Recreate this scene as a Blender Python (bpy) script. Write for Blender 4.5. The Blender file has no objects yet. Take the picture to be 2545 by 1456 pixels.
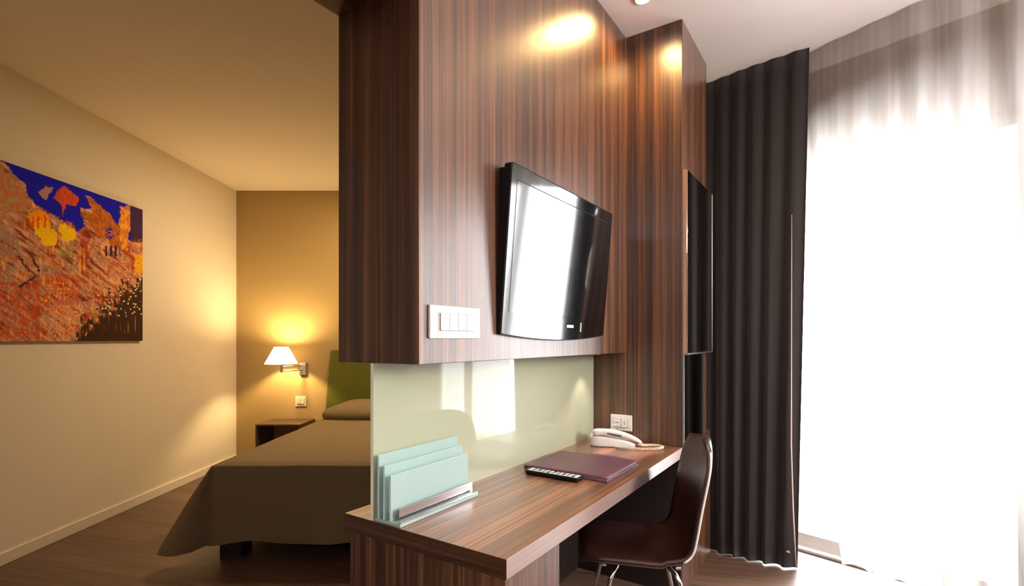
import bpy, bmesh, math, random
from math import sin, cos, pi, radians, hypot
from mathutils import Vector, Matrix, noise

random.seed(7)
SC = bpy.context.scene
COL = SC.collection

# ------------------------------------------------------------------ helpers
def lin(r, g, b, a=1.0):
    f = lambda c: (c/255)/12.92 if c/255 <= .04045 else (((c/255)+.055)/1.055)**2.4
    return (f(r), f(g), f(b), a)

def link(name, bm, mat, parent=None, smooth=False, loc=None, rot=None):
    me = bpy.data.meshes.new(name)
    bmesh.ops.recalc_face_normals(bm, faces=bm.faces)
    bm.to_mesh(me); bm.free()
    if smooth:
        for p in me.polygons: p.use_smooth = True
    for m in (mat if isinstance(mat, (list, tuple)) else [mat]):
        me.materials.append(m)
    o = bpy.data.objects.new(name, me)
    COL.objects.link(o)
    if parent: o.parent = parent
    if loc is not None: o.location = loc
    if rot is not None: o.rotation_euler = rot
    return o

def empty(name, loc=(0, 0, 0), rot=(0, 0, 0)):
    o = bpy.data.objects.new(name, None)
    o.empty_display_size = .05
    COL.objects.link(o)
    o.location = loc; o.rotation_euler = rot
    return o

def tag(o, label=None, cat=None, group=None, kind=None):
    if label: o['label'] = label
    if cat: o['category'] = cat
    if group: o['group'] = group
    if kind: o['kind'] = kind
    return o

def box(bm, x0, x1, y0, y1, z0, z1, bev=0.0, seg=2):
    vs = [bm.verts.new(p) for p in ((x0,y0,z0),(x1,y0,z0),(x1,y1,z0),(x0,y1,z0),
                                    (x0,y0,z1),(x1,y0,z1),(x1,y1,z1),(x0,y1,z1))]
    fs = [bm.faces.new([vs[i] for i in q]) for q in
          ((0,3,2,1),(4,5,6,7),(0,1,5,4),(1,2,6,5),(2,3,7,6),(3,0,4,7))]
    if bev > 0:
        es = list({e for f in fs for e in f.edges})
        bmesh.ops.bevel(bm, geom=es, offset=bev, segments=seg, affect='EDGES', profile=.5)
    return bm

def newbox(*a, **k):
    return box(bmesh.new(), *a, **k)

def prism(bm, pts, z0, z1):
    lo = [bm.verts.new((x, y, z0)) for x, y in pts]
    hi = [bm.verts.new((x, y, z1)) for x, y in pts]
    bm.faces.new(lo[::-1]); bm.faces.new(hi)
    n = len(pts)
    for i in range(n):
        j = (i+1) % n
        bm.faces.new((lo[i], lo[j], hi[j], hi[i]))
    return bm

def tube(bm, pts, r, n=10, caps=True):
    pts = [Vector(p) for p in pts]
    rings = []
    up = Vector((0, 0, 1))
    prev = None
    for i, p in enumerate(pts):
        t = (pts[min(i+1, len(pts)-1)] - pts[max(i-1, 0)]).normalized()
        if prev is None:
            a = t.cross(up)
            if a.length < 1e-3: a = t.cross(Vector((1, 0, 0)))
        else:
            a = prev - t*prev.dot(t)
        a.normalize(); prev = a
        b = t.cross(a).normalized()
        rr = r[i] if isinstance(r, (list, tuple)) else r
        rings.append([bm.verts.new(p + a*rr*cos(2*pi*k/n) + b*rr*sin(2*pi*k/n)) for k in range(n)])
    for r0, r1 in zip(rings, rings[1:]):
        for k in range(n):
            bm.faces.new((r0[k], r0[(k+1) % n], r1[(k+1) % n], r1[k]))
    if caps:
        bm.faces.new(rings[0][::-1]); bm.faces.new(rings[-1])
    return bm

def lathe(bm, prof, n=32, center=(0, 0, 0), cap=True):
    cx, cy, cz = center
    rings = [[bm.verts.new((cx+r*cos(2*pi*k/n), cy+r*sin(2*pi*k/n), cz+z)) for k in range(n)] for r, z in prof]
    for r0, r1 in zip(rings, rings[1:]):
        for k in range(n):
            bm.faces.new((r0[k], r0[(k+1) % n], r1[(k+1) % n], r1[k]))
    if cap:
        bm.faces.new(rings[0][::-1]); bm.faces.new(rings[-1])
    return bm

def grid_mesh(bm, rows):
    vr = [[bm.verts.new(p) for p in row] for row in rows]
    for a, b in zip(vr, vr[1:]):
        for i in range(len(a)-1):
            bm.faces.new((a[i], a[i+1], b[i+1], b[i]))
    return vr

# ------------------------------------------------------------------ materials
def material(name):
    m = bpy.data.materials.new(name); m.use_nodes = True
    nt = m.node_tree
    bsdf = nt.nodes['Principled BSDF']
    return m, nt, bsdf

def plain(name, col, rough=.5, metal=0.0, spec=.5, bump=0.0, bscale=200, var=0.06, coat=0, emis=None, es=0, ior=None):
    m, nt, b = material(name)
    N = nt.nodes.new; L = nt.links.new
    tc = N('ShaderNodeTexCoord')
    ns = N('ShaderNodeTexNoise'); ns.inputs['Scale'].default_value = bscale*.15; ns.inputs['Detail'].default_value = 3
    L(tc.outputs['Object'], ns.inputs['Vector'])
    mx = N('ShaderNodeMix'); mx.data_type = 'RGBA'
    mx.inputs[6].default_value = tuple(c*(1-var) for c in col[:3])+(1,)
    mx.inputs[7].default_value = tuple(min(1, c*(1+var)) for c in col[:3])+(1,)
    L(ns.outputs['Fac'], mx.inputs[0]); L(mx.outputs[2], b.inputs['Base Color'])
    b.inputs['Roughness'].default_value = rough
    b.inputs['Metallic'].default_value = metal
    b.inputs['Specular IOR Level'].default_value = spec
    if ior: b.inputs['IOR'].default_value = ior
    if coat: b.inputs['Coat Weight'].default_value = coat; b.inputs['Coat Roughness'].default_value = .05
    if emis:
        b.inputs['Emission Color'].default_value = emis; b.inputs['Emission Strength'].default_value = es
    if bump:
        n2 = N('ShaderNodeTexNoise'); n2.inputs['Scale'].default_value = bscale; n2.inputs['Detail'].default_value = 4
        L(tc.outputs['Object'], n2.inputs['Vector'])
        bp = N('ShaderNodeBump'); bp.inputs['Strength'].default_value = bump; bp.inputs['Distance'].default_value = .003
        L(n2.outputs['Fac'], bp.inputs['Height']); L(bp.outputs['Normal'], b.inputs['Normal'])
    return m

def zebrano(name, axis, tone=1.0, rough=.3, coat=0.0, soft=0.0, grey=0.0):
    """striped dark veneer; grain runs along the object's own axis"""
    m, nt, b = material(name)
    N = nt.nodes.new; L = nt.links.new
    tc = N('ShaderNodeTexCoord')
    def stripes(s_across, s_along, detail, off):
        mp = N('ShaderNodeMapping')
        sc = [s_across]*3; sc[axis] = s_along
        mp.inputs['Scale'].default_value = sc; mp.inputs['Location'].default_value = off
        L(tc.outputs['Object'], mp.inputs['Vector'])
        n = N('ShaderNodeTexNoise'); n.inputs['Scale'].default_value = 1; n.inputs['Detail'].default_value = detail
        n.inputs['Roughness'].default_value = .6
        L(mp.outputs['Vector'], n.inputs['Vector'])
        return n
    a = stripes(95*(1+soft*6), .7, 3, (3.1, 1.7, .3))
    c = stripes(22, .25, 2, (9.1, 4.7, 2.3))
    f = stripes(380, 5, 2, (1, 2, 3))
    rp = N('ShaderNodeValToRGB'); e = rp.color_ramp.elements
    e[0].position = .30-soft; e[0].color = tuple(x*tone for x in lin(44, 26, 18)[:3])+(1,)
    e[1].position = .72+soft; e[1].color = tuple(x*tone for x in lin(160, 104, 66)[:3])+(1,)
    k = e.new(.46); k.color = tuple(x*tone for x in lin(84, 53, 38)[:3])+(1,)
    k = e.new(.56); k.color = tuple(x*tone for x in lin(118, 76, 51)[:3])+(1,)
    m1 = N('ShaderNodeMath'); m1.operation = 'MULTIPLY_ADD'; m1.inputs[1].default_value = .55
    L(c.outputs['Fac'], m1.inputs[0])
    m2 = N('ShaderNodeMath'); m2.operation = 'MULTIPLY'; m2.inputs[1].default_value = .62
    L(a.outputs['Fac'], m2.inputs[0])
    m3 = N('ShaderNodeMath'); m3.operation = 'SUBTRACT'; m3.inputs[1].default_value = .085
    L(m2.outputs[0], m3.inputs[0]); L(m3.outputs[0], m1.inputs[2])
    L(m1.outputs[0], rp.inputs['Fac'])
    rf = N('ShaderNodeValToRGB'); q = rf.color_ramp.elements
    q[0].position = .35; q[0].color = (.72, .72, .72, 1); q[1].position = .6; q[1].color = (1.08, 1.06, 1.04, 1)
    L(f.outputs['Fac'], rf.inputs['Fac'])
    mx = N('ShaderNodeMix'); mx.data_type = 'RGBA'; mx.blend_type = 'MULTIPLY'; mx.inputs[0].default_value = 1
    L(rp.outputs['Color'], mx.inputs[6]); L(rf.outputs['Color'], mx.inputs[7])
    gm = N('ShaderNodeMix'); gm.data_type = 'RGBA'; gm.inputs[0].default_value = grey
    L(mx.outputs[2], gm.inputs[6]); gm.inputs[7].default_value = (.40, .33, .31, 1)
    L(gm.outputs[2], b.inputs['Base Color'])
    b.inputs['Roughness'].default_value = rough
    b.inputs['Specular IOR Level'].default_value = .55
    b.inputs['Coat Weight'].default_value = coat; b.inputs['Coat Roughness'].default_value = .34
    bp = N('ShaderNodeBump'); bp.inputs['Strength'].default_value = .25; bp.inputs['Distance'].default_value = .0015
    L(f.outputs['Fac'], bp.inputs['Height']); L(bp.outputs['Normal'], b.inputs['Normal'])
    return m

WOOD_V = zebrano('zebrano_vertical', 2, .86, .30, .85)
WOOD_END_SHADE = zebrano('zebrano_end_shaded', 2, .78, .42)  # same veneer, darker and uncoated to put the end faces in shade
WOOD_U = zebrano('zebrano_lengthwise', 0, 2.3, .30, .8, soft=.10)  # desktop wood lightened so window sheen sits in its colour
WOOD_EDGE_SHEEN = zebrano('zebrano_edge_sheen', 0, 1.8, .30, .8, soft=.10, grey=.55)  # sheen on the desk front put into a greyer wood colour
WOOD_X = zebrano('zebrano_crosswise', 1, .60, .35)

CEIL = plain('ceiling_paint', lin(236, 230, 226), .9, var=.01)
CEIL_BED = plain('bedroom_ceiling_paint', lin(232, 222, 205), .9, var=.01)
WALL_L = plain('cream_wall_paint', lin(228, 218, 202), .85, var=.015, bump=.05, bscale=300)
WALL_B = plain('tan_wall_paint', lin(174, 148, 98), .85, var=.015, bump=.05, bscale=300)
WALL_W = plain('white_wall_paint', lin(228, 224, 220), .85, var=.015)
WALL_D = plain('low_bounce_wall_paint', lin(66, 49, 39), .85, var=.015)  # unseen walls darkened to cut light bounced to the left side
WHITE = plain('white_plastic', lin(222, 218, 213), .35, var=.01)
IVORY = plain('ivory_plastic', lin(226, 214, 190), .4, var=.01)
CREAM_EDGE = plain('cream_edge', lin(240, 234, 222), .35, var=.01)
SKIRT = plain('baseboard_paint', lin(232, 224, 208), .5, var=.01)
BLACK = plain('black_gloss_plastic', lin(7, 7, 8), .07, var=.02, ior=1.75)
BLACK_M = plain('black_matte_plastic', lin(9, 8, 8), .55, var=.05, spec=.2)
GREY_P = plain('grey_plastic', lin(150, 150, 152), .4, var=.02)
DARKSLOT = plain('dark_slot', lin(70, 68, 66), .6, var=.02)
CHROME = plain('chrome', (.75, .75, .76, 1), .12, metal=1, var=.01)
STEEL = plain('brushed_metal', (.62, .60, .57, 1), .28, metal=1, var=.04)
LEATHER = plain('brown_leather', lin(56, 29, 24), .38, var=.08, bump=.25, bscale=420)
PLUM = plain('plum_leatherette', lin(112, 72, 86), .33, var=.06, bump=.2, bscale=500)
HEADB = plain('green_fabric', lin(92, 94, 8), .8, var=.08, bump=.3, bscale=500)
SPREAD = plain('taupe_bedspread', lin(126, 106, 76), .85, var=.10, bump=.6, bscale=60)
BEDWOOD = plain('dark_bed_wood', lin(40, 26, 18), .5, var=.1)
STAND = plain('dark_laminate', lin(84, 62, 44), .45, var=.06)
SCREEN = plain('screen_glass', lin(6, 6, 8), .07, var=.01, ior=1.9)
BADGE = plain('pale_badge', lin(225, 225, 228), .35, var=.01)

def mirror_mat(name, col, rough=.02):
    m, nt, b = material(name)
    N = nt.nodes.new; L = nt.links.new
    tc = N('ShaderNodeTexCoord'); ns = N('ShaderNodeTexNoise'); ns.inputs['Scale'].default_value = 3
    L(tc.outputs['Object'], ns.inputs['Vector'])
    mr = N('ShaderNodeMapRange'); mr.inputs[3].default_value = rough; mr.inputs[4].default_value = rough*1.5
    L(ns.outputs['Fac'], mr.inputs[0]); L(mr.outputs[0], b.inputs['Roughness'])
    b.inputs['Base Color'].default_value = col; b.inputs['Metallic'].default_value = 1
    return m
MIRROR = mirror_mat('mirror_silver', (.72, .73, .74, 1))
MIRROR_D = mirror_mat('smoked_mirror', (.16, .18, .21, 1), .04)

def glass_panel_mat():
    """back-painted / milky pale green glass with a strong polished face"""
    m, nt, b = material('milky_green_glass')
    N = nt.nodes.new; L = nt.links.new
    tc = N('ShaderNodeTexCoord'); ns = N('ShaderNodeTexNoise'); ns.inputs['Scale'].default_value = 1.5
    L(tc.outputs['Object'], ns.inputs['Vector'])
    mx = N('ShaderNodeMix'); mx.data_type = 'RGBA'
    mx.inputs[6].default_value = lin(180, 184, 156); mx.inputs[7].default_value = lin(186, 190, 164)
    L(ns.outputs['Fac'], mx.inputs[0]); L(mx.outputs[2], b.inputs['Base Color'])
    b.inputs['Roughness'].default_value = .03
    b.inputs['IOR'].default_value = 1.46
    tr = N('ShaderNodeBsdfTranslucent'); L(mx.outputs[2], tr.inputs['Color'])
    ms = N('ShaderNodeMixShader'); ms.inputs[0].default_value = .12
    L(b.outputs[0], ms.inputs[1]); L(tr.outputs[0], ms.inputs[2])
    L(ms.outputs[0], nt.nodes['Material Output'].inputs['Surface'])
    return m
MILK = glass_panel_mat()

def clear_pane(name, tint, refl=1.0, milk=0.0, edge=None):
    m, nt, b = material(name)
    N = nt.nodes.new; L = nt.links.new
    nt.nodes.remove(b)
    tc = N('ShaderNodeTexCoord'); ns = N('ShaderNodeTexNoise'); ns.inputs['Scale'].default_value = 4
    L(tc.outputs['Object'], ns.inputs['Vector'])
    mx = N('ShaderNodeMix'); mx.data_type = 'RGBA'
    mx.inputs[6].default_value = tint; mx.inputs[7].default_value = tuple(min(1, c*1.03) for c in tint[:3])+(1,)
    L(ns.outputs['Fac'], mx.inputs[0])
    t = N('ShaderNodeBsdfTransparent'); L(mx.outputs[2], t.inputs['Color'])
    g = N('ShaderNodeBsdfGlossy'); g.inputs['Roughness'].default_value = .02
    fr = N('ShaderNodeFresnel'); fr.inputs['IOR'].default_value = 1.5
    base = t
    if milk:
        d = N('ShaderNodeBsdfDiffuse'); d.inputs['Color'].default_value = edge or tint
        m0 = N('ShaderNodeMixShader'); m0.inputs[0].default_value = milk
        L(t.outputs[0], m0.inputs[1]); L(d.outputs[0], m0.inputs[2]); base = m0
    ms = N('ShaderNodeMixShader')
    L(fr.outputs[0], ms.inputs[0]); L(base.outputs[0], ms.inputs[1]); L(g.outputs[0], ms.inputs[2])
    L(ms.outputs[0], nt.nodes['Material Output'].inputs['Surface'])
    return m
WINGLASS = clear_pane('window_glass', (.97, .98, .98, 1))
RACKGLASS = clear_pane('aqua_glass', (.86, .95, .93, 1), milk=.6, edge=lin(208, 240, 232))
RACKEDGE = plain('pale_glass_edge', lin(214, 240, 230), .2, var=.01)
LITGLASSEDGE = plain('painted_lit_glass_edge', lin(250, 248, 220), .2, var=.01)  # lit look of the polished end face put into its colour

def sheer_mat():
    m, nt, b = material('white_sheer')
    N = nt.nodes.new; L = nt.links.new
    nt.nodes.remove(b)
    tc = N('ShaderNodeTexCoord')
    mp = N('ShaderNodeMapping'); mp.inputs['Scale'].default_value = (9, 9, .25); L(tc.outputs['Object'], mp.inputs['Vector'])
    ns = N('ShaderNodeTexNoise'); ns.inputs['Scale'].default_value = 2; L(mp.outputs['Vector'], ns.inputs['Vector'])
    rp = N('ShaderNodeValToRGB'); rp.color_ramp.elements[0].color = lin(172, 162, 155); rp.color_ramp.elements[1].color = lin(206, 199, 194)
    rp.color_ramp.elements[0].position = .35; rp.color_ramp.elements[1].position = .65
    L(ns.outputs['Fac'], rp.inputs['Fac'])
    d = N('ShaderNodeBsdfDiffuse'); L(rp.outputs['Color'], d.inputs['Color'])
    t = N('ShaderNodeBsdfTranslucent'); L(rp.outputs['Color'], t.inputs['Color'])
    tp = N('ShaderNodeBsdfTransparent'); tp.inputs['Color'].default_value = (1, 1, 1, 1)
    m1 = N('ShaderNodeMixShader'); m1.inputs[0].default_value = .6
    L(d.outputs[0], m1.inputs[1]); L(t.outputs[0], m1.inputs[2])
    m2 = N('ShaderNodeMixShader'); m2.inputs[0].default_value = .3
    L(m1.outputs[0], m2.inputs[1]); L(tp.outputs[0], m2.inputs[2])
    L(m2.outputs[0], nt.nodes['Material Output'].inputs['Surface'])
    return m
SHEER = sheer_mat()

def drape_mat():
    m, nt, b = material('dark_drape')
    N = nt.nodes.new; L = nt.links.new
    tc = N('ShaderNodeTexCoord')
    ns = N('ShaderNodeTexNoise'); ns.inputs['Scale'].default_value = 180; L(tc.outputs['Object'], ns.inputs['Vector'])
    rp = N('ShaderNodeValToRGB'); rp.color_ramp.elements[0].color = lin(22, 16, 15); rp.color_ramp.elements[1].color = lin(38, 29, 27)
    L(ns.outputs['Fac'], rp.inputs['Fac']); L(rp.outputs['Color'], b.inputs['Base Color'])
    b.inputs['Roughness'].default_value = .85
    b.inputs['Sheen Weight'].default_value = .15
    return m
DRAPE = drape_mat()

def floor_mat():
    m, nt, b = material('wood_plank_floor')
    N = nt.nodes.new; L = nt.links.new
    tc = N('ShaderNodeTexCoord')
    mp = N('ShaderNodeMapping'); mp.inputs['Rotation'].default_value = (0, 0, radians(14))
    L(tc.outputs['Object'], mp.inputs['Vector'])
    br = N('ShaderNodeTexBrick'); br.inputs['Scale'].default_value = 1
    br.inputs['Brick Width'].default_value = 1.3; br.inputs['Row Height'].default_value = .13
    br.inputs['Mortar Size'].default_value = .002; br.offset = .37
    br.inputs['Color1'].default_value = lin(116, 90, 74); br.inputs['Color2'].default_value = lin(96, 72, 58)
    br.inputs['Mortar'].default_value = lin(46, 34, 28)
    L(mp.outputs['Vector'], br.inputs['Vector'])
    m2 = N('ShaderNodeMapping'); m2.inputs['Scale'].default_value = (2, 40, 1)
    L(mp.outputs['Vector'], m2.inputs['Vector'])
    ns = N('ShaderNodeTexNoise'); ns.inputs['Scale'].default_value = 1; ns.inputs['Detail'].default_value = 5
    L(m2.outputs['Vector'], ns.inputs['Vector'])
    rp = N('ShaderNodeValToRGB'); rp.color_ramp.elements[0].color = (.62, .62, .62, 1); rp.color_ramp.elements[1].color = (1.2, 1.18, 1.15, 1)
    rp.color_ramp.elements[0].position = .3; rp.color_ramp.elements[1].position = .7
    L(ns.outputs['Fac'], rp.inputs['Fac'])
    mx = N('ShaderNodeMix'); mx.data_type = 'RGBA'; mx.blend_type = 'MULTIPLY'; mx.inputs[0].default_value = 1
    L(br.outputs['Color'], mx.inputs[6]); L(rp.outputs['Color'], mx.inputs[7])
    L(mx.outputs[2], b.inputs['Base Color'])
    b.inputs['Roughness'].default_value = .42
    return m
FLOOR = floor_mat()

def emit_mat(name, col, st):
    m, nt, b = material(name)
    N = nt.nodes.new; L = nt.links.new
    lw = N('ShaderNodeLayerWeight'); lw.inputs[0].default_value = .4
    mr = N('ShaderNodeMapRange'); mr.inputs[3].default_value = st; mr.inputs[4].default_value = st*.7
    L(lw.outputs['Facing'], mr.inputs[0]); L(mr.outputs[0], b.inputs['Emission Strength'])
    b.inputs['Base Color'].default_value = (.9, .88, .84, 1)
    b.inputs['Emission Color'].default_value = col
    b.inputs['Roughness'].default_value = .8
    return m
SHADE = emit_mat('lit_lampshade', (1, .84, .52, 1), 3.0)
_nt = SHADE.node_tree; _b = _nt.nodes['Principled BSDF']
_t = _nt.nodes.new('ShaderNodeBsdfTranslucent'); _t.inputs['Color'].default_value = (.9, .82, .68, 1)
_m = _nt.nodes.new('ShaderNodeMixShader'); _m.inputs[0].default_value = .65
_nt.links.new(_b.outputs[0], _m.inputs[1]); _nt.links.new(_t.outputs[0], _m.inputs[2])
_nt.links.new(_m.outputs[0], _nt.nodes['Material Output'].inputs['Surface'])
BULB = emit_mat('lit_bulb', (1, .78, .42, 1), 12)
SPOTLENS = emit_mat('lit_spot_lens', (1, .86, .58, 1), 90)

# ------------------------------------------------------------------ camera
H = 1.30
cam_d = bpy.data.cameras.new('camera'); cam = bpy.data.objects.new('camera', cam_d)
COL.objects.link(cam); SC.camera = cam
cam.location = (0, 0, H); cam.rotation_euler = (pi/2, 0, 0)
cam_d.sensor_fit = 'HORIZONTAL'; cam_d.sensor_width = 36
cam_d.lens = 36*1270/2545
cam_d.shift_y = (843-728)/2545
cam_d.clip_start = .02

# ------------------------------------------------------------------ frames
OX, OY = -.0141, 1.2748                       # near front corner of the desk
ANG = math.atan2(.8325, .554)
def uv(u, v, z=0.0):
    return Vector((OX+u*cos(ANG)-v*sin(ANG), OY+u*sin(ANG)+v*cos(ANG), z))
ROT = (0, 0, ANG)
ZC, ZB = 2.93, 2.885                          # ceilings
Wv = Vector((.65, -.76)).normalized(); Nv = Vector((.76, .65)).normalized()
CP = Vector((1.967, 2.456))
def wl(t, off=0.0):
    p = CP + Wv*t + Nv*off
    return (p.x, p.y)
WOFF = .33
XL, YB = -2.94, 5.45

# ------------------------------------------------------------------ room shell
def struct(name, bm, mat, **k):
    return tag(link(name, bm, mat, **k), kind='structure')

fbm = bmesh.new()
prism(fbm, [(XL-.1, -3.1), (5.2, -3.1), wl(4.3, WOFF+.3), wl(-3.9, WOFF+.3), (-.1, YB+.1), (XL-.1, YB+.1)], -.1, 0)
struct('floor', fbm, FLOOR)
# living-side ceiling and bedroom ceiling meet above the partition
a0 = uv(-4.6, .47); a1 = uv(3.1, .47)
cb = bmesh.new()
prism(cb, [(a0.x, a0.y), (5.2, -3.1), wl(4.3, WOFF+.3), wl(-1.9, WOFF+.3), (a1.x, a1.y)], ZC, ZC+.12)
struct('ceiling', cb, CEIL)
cb = bmesh.new()
prism(cb, [(XL-.1, -3.1), (a0.x, a0.y), (a1.x, a1.y), wl(-3.9, WOFF+.3), (-.1, YB+.1), (XL-.1, YB+.1)], ZB, ZB+.165)
struct('ceiling_bedroom', cb, CEIL_BED)
struct('wall_left', newbox(XL-.12, XL, -3.1, YB+.12, 0, ZC), WALL_L)
struct('wall_back', newbox(XL, .1, YB, YB+.12, 0, ZC), WALL_B)
struct('wall_rear', newbox(XL, 5.2, -3.12, -3.0, 0, ZC), WALL_D)
p = wl(4.2, WOFF)
struct('wall_right', newbox(p[0]-.06, p[0]+.12, -3.0, p[1]+.1, 0, ZC), WALL_W)
b = newbox(XL, XL+.014, -3.0, YB, 0, .072, bev=.003)
struct('baseboard_left', b, SKIRT)
# unseen inner wall past the passage, added to block daylight from the bedroom
struct('wall_daylight_block', newbox(-3.9, -.98, .30, .65, 0, ZC-.02), WALL_D, loc=uv(0, 0), rot=ROT)

# window wall: local x along the wall (Wv), y outwards, origin at C + offset
WROT = (0, 0, math.atan2(Wv.y, Wv.x))
# with x along Wv, local +y = rot90(Wv) = (-Wv.y, Wv.x) = outward
WORG = (wl(0, WOFF)[0], wl(0, WOFF)[1], 0)
T0, T1, ZH = -.98, .345, 2.42
wb = bmesh.new()
box(wb, -4.2, T0, 0, .25, 0, ZC)
T2, T3 = 1.0, 2.6
box(wb, T1, T2, 0, .25, 0, ZC); box(wb, T3, 4.3, 0, .25, 0, ZC)
box(wb, T0, T1, 0, .25, ZH, ZC); box(wb, T2, T3, 0, .25, ZH, ZC)
struct('wall_window', wb, plain('window_wall_paint', lin(142, 130, 122), .85, var=.015), loc=WORG, rot=WROT)
FRAME = plain('window_frame_paint', lin(244, 240, 238), .4, var=.02)
for wn, (ta, tb) in ((1, (T0, T1)), (2, (T2, T3))):  # second window is out of view, added to brighten the living side
    win = tag(empty('window_%d' % wn, WORG, WROT), kind='structure')
    fb = bmesh.new()
    for (x0, x1) in ((ta, ta+.05), (ta+(tb-ta)*.76-.03, ta+(tb-ta)*.76+.03), (tb-.05, tb)):
        box(fb, x0, x1, .10, .16, .0, ZH, bev=.004)
    box(fb, ta, tb, .09, .17, .0, .07, bev=.004); box(fb, ta, tb, .10, .16, ZH-.06, ZH, bev=.004)
    link('window_frame', fb, FRAME, win)
    link('window_pane', newbox(ta+.04, tb-.04, .127, .130, .06, ZH-.05), WINGLASS, win)
    struct('trim_%d' % wn, newbox(ta, tb, -.03, .25, 0, .015, bev=.003), FRAME, loc=WORG, rot=WROT)
struct('floor_balcony', newbox(-2.5, 3.6, .26, 2.6, -.12, -.02), plain('balcony_tile', lin(205, 200, 194), .7), loc=WORG, rot=WROT)

# ------------------------------------------------------------------ wooden partition
PB = 1.228                                    # underside of the hanging box
part = tag(empty('wooden_partition', uv(0, 0), ROT),
           'floor-to-ceiling dark striped wood room divider carrying the television, with an open gap above the desk', 'room divider')
UP = 1.589
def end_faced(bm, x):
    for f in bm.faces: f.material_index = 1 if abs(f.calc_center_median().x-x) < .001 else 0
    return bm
link('upper_panel', end_faced(newbox(0, UP+.01, .298, .65, PB, ZC-.002, bev=.002), 0), [WOOD_V, WOOD_END_SHADE], part)
link('pillar', newbox(UP, 2.105, 0, .65, .752, ZC-.002, bev=.002), WOOD_V, part)
link('plinth', newbox(UP, 2.20, 0.0, .65, 0, .752, bev=.002), WOOD_V, part)
link('header', newbox(-.975, -.001, .298, .65, 2.334, ZC-.002), zebrano('zebrano_header', 0, .72, .38), part)

# mirrors on the window side of the pillar
mir = tag(empty('tall_mirror', uv(UP+.02, 0, 1.228), ROT),
          'tall dark upright mirror on the narrow window-facing side of the wooden divider', 'mirror')
link('backing', newbox(-.016, .53, -.018, -.001, 0, .935, bev=.001), plain('mirror_backing', lin(188, 140, 110), .4), mir)
link('mirror_glass', newbox(-.014, .532, -.024, -.0185, .002, .933, bev=.001), MIRROR, mir)
link('edge_strip', newbox(.532, .536, -.026, -.001, 0, .935), STEEL, mir)
link('edge_strip', newbox(-.016, .536, -.026, -.001, -.006, -.0005), STEEL, mir)
mir2 = tag(empty('low_mirror', uv(UP+.004, 0, .753), ROT),
           'small dark mirror panel with thin bright edges below the tall mirror, above desk height', 'mirror')
link('mirror_glass', newbox(.01, .40, -.006, -.001, 0, .465), MIRROR_D, mir2)
link('edge_strip', newbox(-.002, .008, -.008, -.001, 0, .465), STEEL, mir2)
link('edge_strip', newbox(.40, .412, -.008, -.001, 0, .465), STEEL, mir2)
link('edge_strip', newbox(.455, .465, -.008, -.001, 0, .465), STEEL, mir2)

# ------------------------------------------------------------------ desk
DZ = .75; DT = .052
desk = tag(empty('desk', uv(0, 0), ROT), 'long dark striped wood writing desk built against the divider below the television', 'desk')
d = newbox(0.0, UP-.001, 0, .62, DZ-DT, DZ, bev=.0012)
d.faces.ensure_lookup_table()
for f in d.faces:
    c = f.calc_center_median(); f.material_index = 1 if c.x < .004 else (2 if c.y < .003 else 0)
link('desktop', d, [WOOD_U, WOOD_X, WOOD_EDGE_SHEEN], desk)
link('pedestal', end_faced(newbox(.012, .30, .012, .608, 0, DZ-DT-.0005, bev=.0015), .012), [WOOD_V, WOOD_END_SHADE], desk)
DESK_SHADE = plain('painted_under_desk_shade', lin(34, 22, 19), .6, var=.1)  # shade under the desk put into the panel colour
link('back_panel', newbox(.301, UP-.012, .58, .600, 0, DZ-DT-.0005), DESK_SHADE, desk)
link('side_panel', newbox(UP-.011, UP-.001, .004, .600, 0, DZ-DT-.0005), DESK_SHADE, desk)  # dark sheet added over the plinth face to stand in for shade

q = newbox(.002, UP-.003, .489, .501, DZ+.0006, PB-.001)
for f in q.faces: f.material_index = 1 if f.calc_center_median().x < .01 else 0
scr = tag(link('glass_screen', q, [MILK, LITGLASSEDGE], loc=uv(0, 0), rot=ROT),
          'pale milky green glass panel filling the gap between desk and hanging wooden box', 'glass panel')

# ------------------------------------------------------------------ television
TVH = .577; TVW = .86
tilt = math.asin(.046/TVH)
tv = empty('television', uv(.383, .281, 1.3207), (tilt, 0, ANG))
tag(tv, 'black flat television tilted forward on the wooden divider, bright window reflected in it', 'television')
def tv_outline(x0, x1, z0, z1, r, bulge, n=24):
    pts = []
    for k in range(n+1):
        s = k/n; pts.append((x0+(x1-x0)*s, z0-bulge*(1-(2*s-1)**2)))
    for cx, cz, a0 in ((x1-r, z1-r, 0), (x0+r, z1-r, pi/2)):
        for k in range(7): pts.append((cx+r*cos(a0+k*pi/12), cz+r*sin(a0+k*pi/12)))
    return pts
def xz_prism(bm, pts, y0, y1):
    a = [bm.verts.new((x, y0, z)) for x, z in pts]; b_ = [bm.verts.new((x, y1, z)) for x, z in pts]
    bm.faces.new(a); bm.faces.new(b_[::-1])
    for i in range(len(pts)):
        j = (i+1) % len(pts); bm.faces.new((a[i], b_[i], b_[j], a[j]))
    return bm
bz = bmesh.new()
out = tv_outline(0, TVW, 0, TVH, .012, .022)
xz_prism(bz, out, 0, .0018)
link('casing', xz_prism(bmesh.new(), tv_outline(-.005, TVW+.005, -.004, TVH+.005, .014, .022), .0020, .029), BLACK_M, tv)
link('bezel', bz, BLACK, tv)
link('screen', xz_prism(bmesh.new(), tv_outline(.035, TVW-.035, .075, TVH-.05, .004, 0.0), -.0012, .001), SCREEN, tv)
gb = bmesh.new()
box(gb, .035, TVW-.035, -.0014, .001, TVH-.0495, TVH-.0473)
link('screen_groove', gb, BLACK_M, tv)
link('badge', newbox(.475, .535, -.0018, 0, .028, .040, bev=.0008), BADGE, tv)
link('sensor_window', newbox(.60, .612, -.0014, 0, .012, .052), GREY_P, tv)
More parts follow.
